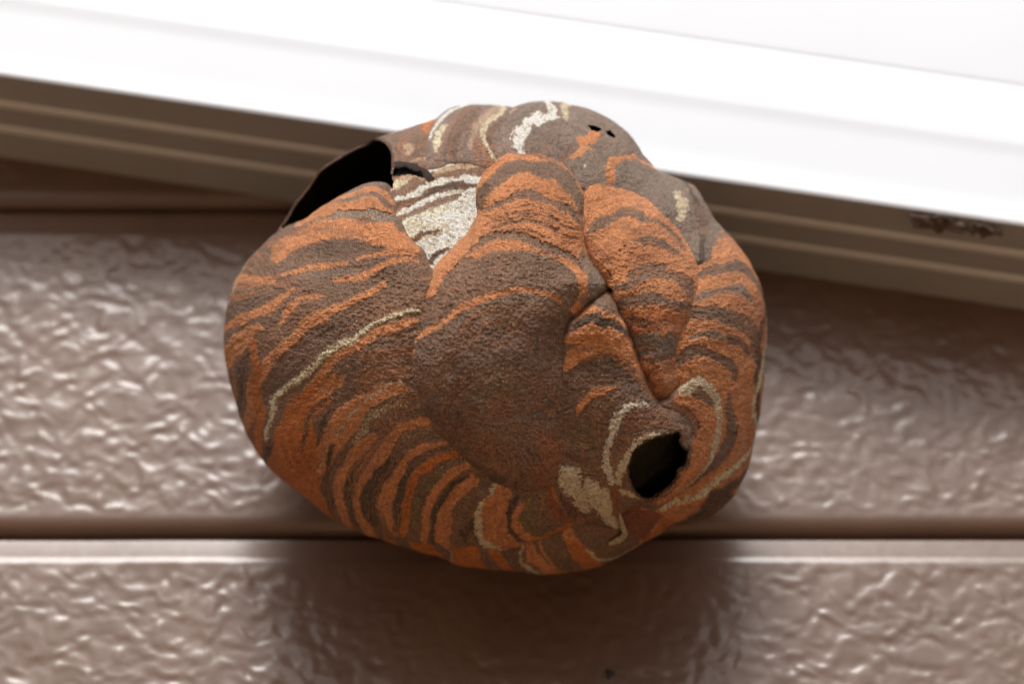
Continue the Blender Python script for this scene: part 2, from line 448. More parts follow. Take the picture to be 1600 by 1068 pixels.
    st1 = noise(flow / 4.2 + 0.8 * al + 0.7 * noise(Q[:, 0] / 7, Q[:, 1] / 7, seed=seed + 25), Q[:, 0] / 42, Q[:, 1] / 42, seed=seed + 21)
    st2 = noise(flow / 8.0 + al, Q[:, 0] / 60, Q[:, 1] / 60, seed=seed + 22)
    cl = fbm(Q[:, 0] / 40, Q[:, 1] / 40, seed=seed + 23)
    gr = noise(Q[:, 0] / 2.2, Q[:, 1] / 2.2, seed=seed + 24)
    v = 1 + 0.09 * st1 + 0.11 * st2 + 0.18 * cl + 0.12 * gr + 0.15 * g1 + 0.13 * g2
    v = np.where(col[:, 2] > 0.16, v + 0.22 * np.clip(g2 * 1.8 + gr * 1.2, -1.6, 0.35), v)
    col[:, :3] *= v[:, None]
    # thin orange streaks laid in the brown and brown ones in the orange
    lum = col[:, 0:1]
    s3 = noise(flow / 5.2 + 0.9 * al, Q[:, 0] / 120, Q[:, 1] / 120, seed=seed + 31) + 0.3 * gr
    reg = sstep(-0.5, 0.6, noise(Q[:, 0] / 85, Q[:, 1] / 85, seed=seed + 32))
    mixm = (sstep(0.12, 0.45, s3) * (0.16 + 0.5 * reg))[:, None] * mixw
    mixm = np.where(lum > 0.24, mixm * 0.5, mixm)
    other = np.where(lum > 0.24, np.array([B]), np.array([[0.33, 0.125, 0.048]]))
    pale = (col[:, 2:3] > 0.16)
    col[:, :3] = np.where(pale, col[:, :3], col[:, :3] * (1 - mixm) + other * mixm)
    col[:, 3] = np.clip(col[:, 3] + 0.08 * cl, 0, 1)
    relief = 1.45 * g1 + 1.9 * g2 + lev + 0.55 * noise(flow / 3.4 + 0.5 * g1, Q[:, 0] / 34, Q[:, 1] / 34, seed=seed + 35) + 0.25 * st1 + 0.32 * st2 + 0.9 * noise(Q[:, 0] / 11, Q[:, 1] / 11, seed=seed + 27) + 0.55 * gr
    col[:, :3] *= np.where(pale & (col[:, 3:4] > 0.6), 0.85, 1.0)
    col[:, :3] *= np.where(pale, 1.32, 1.72)
    return np.clip(col, 0.002, 0.9), flow, relief

# broad swellings and hollows of the whole nest: (x, y, radius, height)
SWELL = [(840, 500, 150, 10), (560, 470, 150, 8), (1010, 420, 90, 8), (1130, 480, 80, 6), (720, 340, 70, -12), (640, 700, 130, 8), (1010, 740, 90, 6), (930, 840, 60, 4), (735, 205, 50, 8), (840, 200, 40, 6), (945, 200, 50, 6)]
def swell(Q):
    h = 3.5 * fbm(Q[:, 0] / 90, Q[:, 1] / 90, seed=77) + 1.2 * noise(Q[:, 0] / 26, Q[:, 1] / 26, seed=78)
    for x, y, r, a in SWELL:
        c = vis2q((x, y)); h = h + a * np.exp(-((Q[:, 0] - c[0]) ** 2 + (Q[:, 1] - c[1]) ** 2) / (r * r))
    return h

HOLE = C_(9, (745, 790), (860, 770), (870, 850), (905, 905), (930, 880), (925, 960), (890, 1060)) + C_(12, (850, 60), (815, 150), (720, 240), (640, 295), (560, 300), (500, 270), (455, 200), (432, 90)) + C_(9, (440, 1040), (470, 940), (530, 880), (620, 825))
VOID = C_(1, (470, 1040), (500, 960), (590, 800), (650, 710), (780, 620), (900, 530), (1060, 430), (1150, 365), (1250, 362), (1330, 380), (1385, 440), (1405, 520), (1390, 640), (1400, 760), (1300, 830), (1150, 900), (900, 1000), (720, 1100), (560, 1150))
CUTS = {'hole': smooth_poly(vis2q(HOLE), True, 4), 'void': smooth_poly(vis2q(VOID), True, 6)}
CUTS['slit_a'] = vis2q(C_(3, (88, 280), (130, 285), (185, 315), (170, 335), (110, 325)))
CUTS['slit_b'] = vis2q(C_(3, (225, 335), (260, 335), (305, 375), (290, 385), (250, 365)))
CUTS['slot'] = smooth_poly(vis2q([(612, 255), (640, 257), (662, 264), (678, 279), (660, 277), (640, 272), (613, 274)]), True, 4)
CUTS['pock'] = vis2q(C_(6, (225, 590), (255, 575), (300, 598), (305, 622), (250, 625)))
def cut_mask(Q, names, rag=1.3):
    m = np.zeros(len(Q), bool)
    j = rag * noise(Q[:, 0] / 3.1, Q[:, 1] / 3.1, seed=91) + rag * noise(Q[:, 0] / 9, Q[:, 1] / 9, seed=92)
    for nme in names:
        P = CUTS[nme]; lo, hi = P.min(0) - 6, P.max(0) + 6
        bb = (Q[:, 0] > lo[0]) & (Q[:, 0] < hi[0]) & (Q[:, 1] > lo[1]) & (Q[:, 1] < hi[1])
        if bb.any(): m[bb] |= (poly_sd(Q[bb], P) + j[bb] * (0.6 if nme.startswith('s') or nme == 'pock' else 1)) > 0
    return m

nest = bpy.data.objects.new('hornet_nest', None); COL.objects.link(nest)
NC = CAM + DN * FWD + np.array([(CX - 800) * UNIT, 0, 0])
nest.location = NC
tag(nest, 'round papery hornet nest striped rust orange, brown and cream, hanging under the eave', 'hornet nest')

def grid_patch(name, keep, Q, idx_shape, P3, col, label=None, mat=PAPER):
    """mesh from a chart grid: keep = vertex mask"""
    nr, nc = idx_shape; k = keep.reshape(nr, nc); idx = np.arange(nr * nc).reshape(nr, nc)
    fm = k[:-1, :-1] & k[1:, :-1] & k[1:, 1:] & k[:-1, 1:]
    F = np.stack([idx[:-1, :-1][fm], idx[1:, :-1][fm], idx[1:, 1:][fm], idx[:-1, 1:][fm]], -1)
    used = np.zeros(nr * nc, bool); used[F.ravel()] = True
    remap = np.cumsum(used) - 1
    me = mesh_np(name, (P3[used] - NC), remap[F], col[used])
    o = link(name, me, mat, nest)
    if label: o['label'] = label
    return o

LOBES = []
def lobe(name, poly, base, strokes, H, wdt, off=0.0, cuts=(), label=None, margin=10, power=0.72, extra=None, step=1.0, seed=0):
    LOBES.append(dict(name=name, poly=poly, base=base, strokes=strokes, H=H, w=wdt, off=off, cuts=cuts, label=label, margin=margin, power=power, extra=extra, step=step, seed=seed))

def P_(col, pts, a=None, soft=1.6, rag=1.2, op=1.0):
    return dict(c=col, w=0, p=pts, a=a, soft=soft, rag=rag, op=op, poly=True)

# ---- stripes on the body itself (top crown, cream patch, underside)
body_strokes = [
    s_(O2, 12, C_(2, (60, 225), (220, 205), (190, 300)), soft=3), s_(T, 9, C_(2, (10, 400), (60, 430), (40, 470)), a=.5, soft=3),
    s_(BL, 18, C_(1, (1250, 320), (1400, 300), (1560, 250))),
    # cream arcs over the hollow patch
    s_(T, 4, C_(2, (40, 565), (200, 512), (450, 488), (520, 485)), a=.3), s_(KW, 6, C_(2, (215, 612), (350, 572), (500, 542)), a=.6), s_(KW, 3.5, C_(2, (560, 547), (660, 553), (760, 565))),
    s_(T, 6, C_(2, (255, 645), (350, 605), (500, 590), (700, 592)), a=.5),
    s_(K, 11, C_(1, (1390, 800), (1480, 720), (1600, 650)), a=.6, taper=.5), s_(T, 9, C_(2, (0, 700), (90, 665), (180, 670))),
    P_(KW, C_(2, (0, 1060), (180, 935), (430, 855), (490, 790), (640, 760), (700, 850), (700, 1000), (640, 1070)) + C_(5, (640, 60), (570, 190), (400, 260), (330, 430), (230, 470), (160, 330), (0, 210)), a=.4),
    s_((0.70, 0.60, 0.45), 9, C_(2, (0, 1030), (200, 960), (400, 930)), a=.3), P_((0.70, 0.60, 0.45), C_(5, (0, 20), (250, 10), (420, 60), (200, 150), (0, 170)), a=.4, soft=6, rag=3, op=.8),
    s_(KW, 8, C_(2, (-120, 900), (0, 855), (150, 762), (300, 700), (500, 692)), a=.5), s_(KW, 14, C_(2, (500, 690), (600, 705), (700, 740)), a=.3),
    s_(BD, 9.5, C_(2, (-100, 960), (0, 905), (200, 800), (350, 742), (500, 735), (620, 768))),
    s_(KW, 7, C_(2, (-150, 1040), (0, 960), (150, 880), (300, 820), (480, 780)), a=.4),
    s_(BG, 8, C_(2, (-100, 1050), (0, 1005), (150, 932), (300, 880), (430, 832))),
    s_(T, 3, C_(5, (100, 170), (260, 120), (360, 70)), soft=3), s_(BD, 8, C_(5, (30, 195), (150, 125), (280, 78))), s_(BD, 9, C_(5, (215, 395), (290, 295), (375, 262))),
    # underside
    s_(O2, 30, C_(10, (1380, 590), (1410, 700), (1500, 800))), s_(O2, 36, C_(11, (130, 640), (170, 720), (250, 840)), taper=.1),
    P_(O2, C_(11, (400, 690), (620, 700), (640, 780), (700, 920), (560, 960), (430, 860), (420, 760)), soft=3), s_(O2, 18, C_(11, (740, 720), (800, 820), (900, 920))),
    s_(O2, 9, C_(11, (420, 700), (480, 800), (560, 900))),
    s_(T, 5, C_(11, (340, 690), (410, 760), (400, 820), (440, 880), (520, 910)), a=.6),
    s_(K, 6, C_(11, (980, 680), (990, 790), (1050, 880), (1150, 940), (1230, 970)), a=.9, rag=1.6),
    s_(O, 14, C_(11, (1050, 690), (1090, 800), (1160, 880), (1280, 940))), s_(O, 5, C_(11, (1160, 670), (1170, 770), (1230, 860), (1310, 915))),
    s_(O, 17, C_(11, (1380, 590), (1420, 680), (1480, 780), (1570, 850))),
    s_(O2, 17, C_(12, (-20, 690), (60, 820), (200, 890), (400, 860), (560, 740))),
    s_(K, 5, C_(11, (1510, 740), (1590, 800)) + C_(12, (130, 790), (200, 820), (300, 805), (400, 760), (480, 710), (540, 670), (580, 600)), a=.5),
    s_(O2, 34, C_(12, (560, 700), (700, 590), (860, 480), (1060, 430), (1240, 300)), soft=4),
    s_(O2, 18, C_(12, (760, 640), (920, 560), (1080, 500))), s_(BD, 30, C_(12, (1060, 340), (1150, 320))), s_(BD, 18, C_(12, (940, 530), (980, 520))),
    s_(O2, 16, C_(12, (1250, 400), (1330, 250), (1390, 100))),
    P_((0.17, 0.06, 0.03), C_(12, (370, 290), (480, 330), (700, 390), (640, 540), (560, 640), (440, 600), (400, 480)), soft=3),
    s_(O2, 24, C_(4, (-40, 1100), (60, 900), (110, 600))),
]
# ---- crown lobes
lobe('envelope_lobe', [(668, 262), (668, 225), (678, 195), (695, 160), (740, 140), (790, 150), (808, 172), (812, 215), (800, 250), (770, 262), (720, 255)], BL, [
    s_(KW, 10, C_(2, (235, 355), (300, 250), (400, 165), (580, 110)), a=.4), s_(K, 10, C_(2, (270, 450), (305, 350), (345, 285)), a=.5),
    s_(B, 30, C_(2, (400, 470), (450, 300), (560, 180))), s_(T, 11, C_(2, (560, 440), (610, 310), (720, 190)), a=.5, soft=5, op=.6),
    s_(K, 10, C_(2, (790, 175), (735, 240), (660, 350), (705, 440), (770, 530)), a=.7, rag=1.8), s_(B, 8, C_(2, (850, 230), (760, 320), (720, 380), (790, 500))),
], 15, 45, off=2, label='greyish crown lobe with pale arcs, left of the top', seed=100)
lobe('envelope_lobe', [(762, 240), (765, 205), (785, 180), (810, 165), (838, 138), (885, 138), (905, 165), (908, 200), (915, 240), (890, 262), (830, 255), (790, 262)], BL, [
    s_(T, 6, C_(2, (790, 178), (900, 150), (1050, 128)), a=.4), s_(BG, 26, C_(2, (760, 330), (850, 240), (1000, 170))),
    s_(KW, 20, C_(2, (985, 460), (960, 370), (1010, 285), (1130, 225), (1250, 225)), a=.5, rag=1.8, taper=.25), s_(KW, 13, C_(2, (1180, 40), (1205, 120), (1225, 200)), a=.5), s_(K, 10, C_(2, (1370, 70), (1320, 130), (1330, 230)), a=.7),
    s_(BG, 40, C_(2, (1080, 420), (1250, 320), (1350, 330))),
], 13, 40, off=4, label='crown lobe with a broad cream arc at the very top', seed=120)
lobe('envelope_lobe', [(880, 205), (880, 175), (895, 145), (930, 148), (975, 180), (1008, 215), (1024, 250), (1030, 290), (990, 270), (950, 268), (915, 250)], BG, [
    s_(O, 12, C_(3, (-60, 440), (30, 390), (150, 350))), s_(BL, 20, C_(3, (300, 150), (420, 280), (500, 400))), s_(K, 10, C_(3, (590, 470), (640, 560), (690, 650))),
], 11, 40, off=8, cuts=('slit_a', 'slit_b'), label='plain grey brown crown lobe with two dark slits', seed=140)
# ---- shoulder behind the ridges on the right
lobe('envelope_lobe', [(870, 262), (890, 232), (925, 218), (960, 232), (990, 238), (1018, 262), (1060, 262), (1100, 275), (1118, 320), (1150, 365), (1140, 410), (1100, 420), (1060, 400), (1000, 330), (940, 305), (900, 300)], BG, [
    s_(O, 20, C_(3, (-60, 470), (0, 430), (60, 390), (180, 350)), soft=3, op=.8), s_(O, 15, C_(3, (275, 710), (262, 610), (340, 535), (450, 520), (560, 575), (650, 640))),
    s_(DK, 2.5, C_(3, (455, 500), (540, 530), (620, 592))), s_(K, 3, C_(3, (70, 570), (74, 584), (72, 590)), rag=.5),
    s_(K, 16, C_(3, (800, 850), (850, 930), (835, 1030)), a=.7, rag=2.2), s_(O, 17, C_(3, (960, 720), (1060, 860), (1160, 1010), (1250, 1090))),
    s_(BD, 9, C_(3, (960, 905), (990, 935), (975, 960))), s_(B, 24, C_(3, (960, 960), (1010, 1060), (1020, 1160))),
], 17, 45, off=4, label='grey brown shoulder lobe with an orange arc and a cream fleck', seed=160)
# ---- right flank
lobe('envelope_lobe', [(1092, 350), (1140, 345), (1230, 400), (1260, 480), (1260, 600), (1250, 700), (1220, 790), (1150, 850), (1080, 830), (1030, 800), (1000, 792), (1040, 775), (1075, 735), (1085, 690), (1075, 640), (1052, 600), (1050, 545), (1062, 510), (1078, 470), (1088, 420), (1085, 390)], O, [
    s_(B, 13, C_(6, (1050, 195), (1150, 155), (1280, 170), (1390, 240))),
    s_(B, 15, C_(6, (985, 540), (1060, 455), (1180, 410), (1300, 420), (1400, 500), (1480, 600), (1530, 720))),
    s_(BG, 9, C_(6, (970, 690), (1080, 640), (1200, 590), (1330, 630), (1400, 700)), a=.3), s_(BG, 7, C_(6, (1200, 580), (1300, 590), (1380, 660)), a=.3),
    s_(B, 19, C_(6, (830, 880), (950, 790), (1080, 790), (1230, 840), (1370, 900), (1440, 1010), (1460, 1160)), a=.2),
    s_(BG, 8, C_(6, (950, 1000), (1080, 960), (1190, 1000)), a=.4), s_(B, 10, C_(6, (1240, 990), (1330, 1050), (1390, 1130))),
    s_(B, 16, C_(9, (850, 200), (920, 130), (1020, 90), (1150, 130), (1250, 230), (1280, 330)), a=.2),
    s_(B, 13, C_(9, (1230, 480), (1255, 640), (1220, 850), (1150, 1000), (1050, 1080)) + C_(12, (880, 190), (760, 300))),
    s_(DK, 3, C_(9, (1297, 690), (1285, 740), (1280, 780)), rag=.5),
    s_(BD, 14, C_(9, (1480, -40), (1475, 200), (1450, 400)), soft=4), s_(BD, 18, C_(9, (1530, 600), (1520, 800), (1430, 1000)), soft=5),
    s_(T, 2.5, C_(9, (1290, 970), (1330, 880), (1355, 740)), a=.3), 
    s_(K, 9, C_(9, (1428, 520), (1450, 640), (1440, 750), (1420, 850), (1370, 940), (1290, 1040)) + C_(12, (1250, 55), (1150, 140), (1050, 215), (920, 290), (790, 340), (705, 392)), a=.4, rag=1.5),
    s_(BD, 26, C_(12, (1400, 60), (1300, 160), (1180, 260)), soft=6), s_(BD, 32, C_(12, (1070, 350), (1150, 330)), soft=5), 
], 26, 60, off=0, cuts=('hole',), label='right flank lobe with a thin cream line curving round below', seed=180)
# ---- glittering cream arc right of the hole
lobe('envelope_lobe', [(1026, 632), (1045, 618), (1062, 598), (1085, 578), (1110, 578), (1128, 605), (1133, 650), (1122, 700), (1098, 742), (1062, 772), (1030, 792), (1005, 794), (1000, 770), (1040, 730), (1060, 690), (1050, 655)], B, [
    s_(BD, 14, C_(9, (880, 260), (950, 210), (1100, 230), (1220, 330), (1250, 500)), soft=3),
    s_(K, 25, C_(9, (900, 440), (960, 350), (1030, 320), (1110, 370), (1160, 470)), a=.8), s_(K, 21, C_(9, (900, 380), (1000, 290), (1110, 330), (1180, 450), (1195, 600), (1165, 730), (1130, 840), (1085, 930), (1030, 1020), (990, 1070)) + C_(12, (900, 150), (800, 240)), a=.75, rag=2.0, taper=.6),
    s_(O, 20, C_(9, (850, 510), (960, 520), (1050, 590), (1085, 690), (1060, 800), (1010, 920), (950, 1060)) + C_(12, (860, 130), (780, 210), (680, 290)), taper=.5),
    s_(B, 12, C_(9, (800, 560), (930, 610), (1000, 700), (990, 800))),
], 10, 26, off=17, cuts=('hole',), label='small lobe with a glittering cream arc right of the entrance', seed=200)
# ---- middle right ridge
lobe('envelope_lobe', [(912, 292), (925, 280), (955, 283), (1000, 300), (1045, 335), (1078, 378), (1092, 420), (1088, 460), (1078, 495), (1064, 525), (1058, 565), (1062, 600), (1045, 625), (1022, 615), (1002, 570), (985, 522), (962, 480), (948, 448), (924, 405), (910, 370), (908, 330)], O, [
    s_(B, 14, C_(3, (100, 1130), (200, 1050), (350, 975), (460, 985), (600, 1045)), taper=.5), s_(B, 6, C_(6, (560, 10), (700, 50), (800, 130), (900, 260)), soft=3),
    s_(DK, 5, C_(6, (478, 108), (495, 122), (512, 112)), rag=.5), s_(B, 11, C_(6, (490, 190), (620, 195), (760, 240), (880, 310)), taper=.6),
    s_(BD, 3, C_(6, (380, 240), (470, 235), (560, 260)), soft=2, op=.6), s_(R_, 9, C_(6, (540, 330), (600, 345), (650, 340)), soft=3, op=.6), s_(R_, 16, C_(6, (130, 210), (200, 280), (260, 350)), soft=6, op=.45),
    s_(B, 20, C_(6, (480, 470), (600, 455), (720, 460), (830, 500), (920, 570), (945, 640)), a=.25, taper=.25), s_(BG, 9, C_(6, (320, 590), (400, 575), (470, 540), (560, 520)), a=.2), s_(DK, 3, C_(6, (250, 445), (275, 470), (290, 495)), rag=.6),
    s_(B, 16, C_(6, (290, 720), (400, 720), (520, 690), (650, 670), (790, 720), (940, 740)), a=.2), s_(O2, 18, C_(6, (600, 800), (700, 780), (800, 800)), soft=4, op=.6),
    s_(BD, 12, C_(6, (400, 880), (480, 885), (600, 880)), soft=3), s_(R_, 14, C_(6, (450, 950), (600, 930), (760, 900)), soft=5, op=.55),
    s_(BG, 32, C_(9, (500, 60), (620, 40), (830, 60)), a=.2, taper=.1), s_(B, 9, C_(9, (560, 150), (680, 160), (830, 130))),
    s_(R_, 22, C_(9, (620, 250), (760, 260), (860, 230)), soft=5, op=.5), s_(R_, 20, C_(9, (640, 380), (760, 400), (830, 390)), soft=5, op=.5),
], 30, 52, off=3, cuts=('pock',), label='orange ridge with brown bands right of the large central lobe', seed=220)
# ---- lower middle lobe that carries the entrance hole
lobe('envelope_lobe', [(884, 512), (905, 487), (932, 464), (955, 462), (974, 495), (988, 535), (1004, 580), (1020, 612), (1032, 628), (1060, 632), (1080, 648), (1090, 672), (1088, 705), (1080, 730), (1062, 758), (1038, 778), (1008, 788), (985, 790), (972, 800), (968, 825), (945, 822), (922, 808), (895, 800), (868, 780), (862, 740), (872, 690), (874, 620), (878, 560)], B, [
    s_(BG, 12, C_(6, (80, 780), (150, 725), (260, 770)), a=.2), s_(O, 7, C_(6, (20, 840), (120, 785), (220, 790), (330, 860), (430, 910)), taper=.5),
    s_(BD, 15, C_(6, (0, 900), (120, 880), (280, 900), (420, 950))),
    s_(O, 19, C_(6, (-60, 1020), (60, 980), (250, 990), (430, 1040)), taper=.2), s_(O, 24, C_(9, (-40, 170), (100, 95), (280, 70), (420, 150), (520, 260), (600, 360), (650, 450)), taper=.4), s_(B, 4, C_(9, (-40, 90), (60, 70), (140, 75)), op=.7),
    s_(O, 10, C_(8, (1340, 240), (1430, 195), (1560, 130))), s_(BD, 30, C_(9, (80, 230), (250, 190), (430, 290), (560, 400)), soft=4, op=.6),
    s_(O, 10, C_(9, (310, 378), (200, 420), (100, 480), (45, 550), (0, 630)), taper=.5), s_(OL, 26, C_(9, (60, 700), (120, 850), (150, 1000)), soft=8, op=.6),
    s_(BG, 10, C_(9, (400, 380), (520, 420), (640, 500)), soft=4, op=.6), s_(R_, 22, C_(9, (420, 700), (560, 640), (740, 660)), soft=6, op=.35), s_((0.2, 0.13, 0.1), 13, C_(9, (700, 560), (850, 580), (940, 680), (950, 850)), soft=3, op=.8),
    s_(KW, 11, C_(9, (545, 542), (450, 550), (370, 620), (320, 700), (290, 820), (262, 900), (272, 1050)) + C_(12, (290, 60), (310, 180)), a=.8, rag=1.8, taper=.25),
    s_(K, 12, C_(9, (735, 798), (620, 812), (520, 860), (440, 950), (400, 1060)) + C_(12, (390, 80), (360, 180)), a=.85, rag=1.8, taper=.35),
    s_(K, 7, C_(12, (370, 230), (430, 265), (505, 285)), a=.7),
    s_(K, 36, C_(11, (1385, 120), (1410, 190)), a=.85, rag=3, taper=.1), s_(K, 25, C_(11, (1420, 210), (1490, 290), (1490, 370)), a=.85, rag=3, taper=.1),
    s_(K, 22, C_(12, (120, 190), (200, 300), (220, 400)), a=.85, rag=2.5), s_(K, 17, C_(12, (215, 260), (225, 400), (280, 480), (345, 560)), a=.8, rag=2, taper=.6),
    s_(R_, 10, C_(12, (320, 230), (310, 330), (330, 420)), soft=3), s_((0.03, 0.02, 0.015), 7, C_(12, (200, 560), (270, 560), (335, 590)), taper=.6), s_(R_, 24, C_(11, (1290, 330), (1360, 420), (1430, 480)), soft=5, op=.5),  # the near-black stroke paints the shade of a pocket beside the curl
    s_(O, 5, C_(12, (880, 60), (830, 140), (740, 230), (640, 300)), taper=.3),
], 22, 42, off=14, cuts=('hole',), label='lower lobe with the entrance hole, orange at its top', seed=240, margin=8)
# ---- bottom tongue left of the entrance
lobe('envelope_lobe', [(752, 752), (790, 745), (850, 750), (880, 745), (915, 775), (942, 800), (925, 812), (905, 815), (880, 828), (850, 840), (815, 850), (790, 858), (765, 856), (735, 850), (712, 840), (700, 800), (720, 770)], B, [
    s_(O, 17, C_(11, (600, 160), (490, 260), (380, 370), (340, 480), (335, 600), (380, 680))),
    s_(BD, 30, C_(11, (600, 260), (500, 400), (500, 600)), soft=5),
    s_(K, 15, C_(11, (785, 165), (745, 260), (690, 340), (655, 420), (650, 560), (690, 660), (800, 715)), a=.7, rag=1.8, taper=.6),
    s_(O, 27, C_(11, (850, 250), (795, 380), (785, 500), (810, 610), (900, 680)), taper=.4), s_(BD, 8, C_(11, (940, 290), (900, 420), (912, 530), (960, 650))),
    s_(O, 10, C_(11, (990, 340), (950, 450), (985, 560), (1060, 620), (1160, 640))), s_(OL, 24, C_(11, (1070, 340), (1060, 450), (1110, 560)), soft=5), 
    s_(R_, 16, C_(11, (1220, 200), (1250, 350), (1290, 460), (1400, 500)), soft=4), s_((0.09, 0.045, 0.04), 24, C_(11, (1330, 300), (1370, 400), (1400, 440)), soft=3),
    s_(O2, 5, C_(11, (960, 660), (1060, 645), (1200, 600), (1350, 545), (1500, 480)), rag=1.4),
], 16, 36, off=7, label='tongue of paper with a short thick cream stripe at the bottom', seed=260)
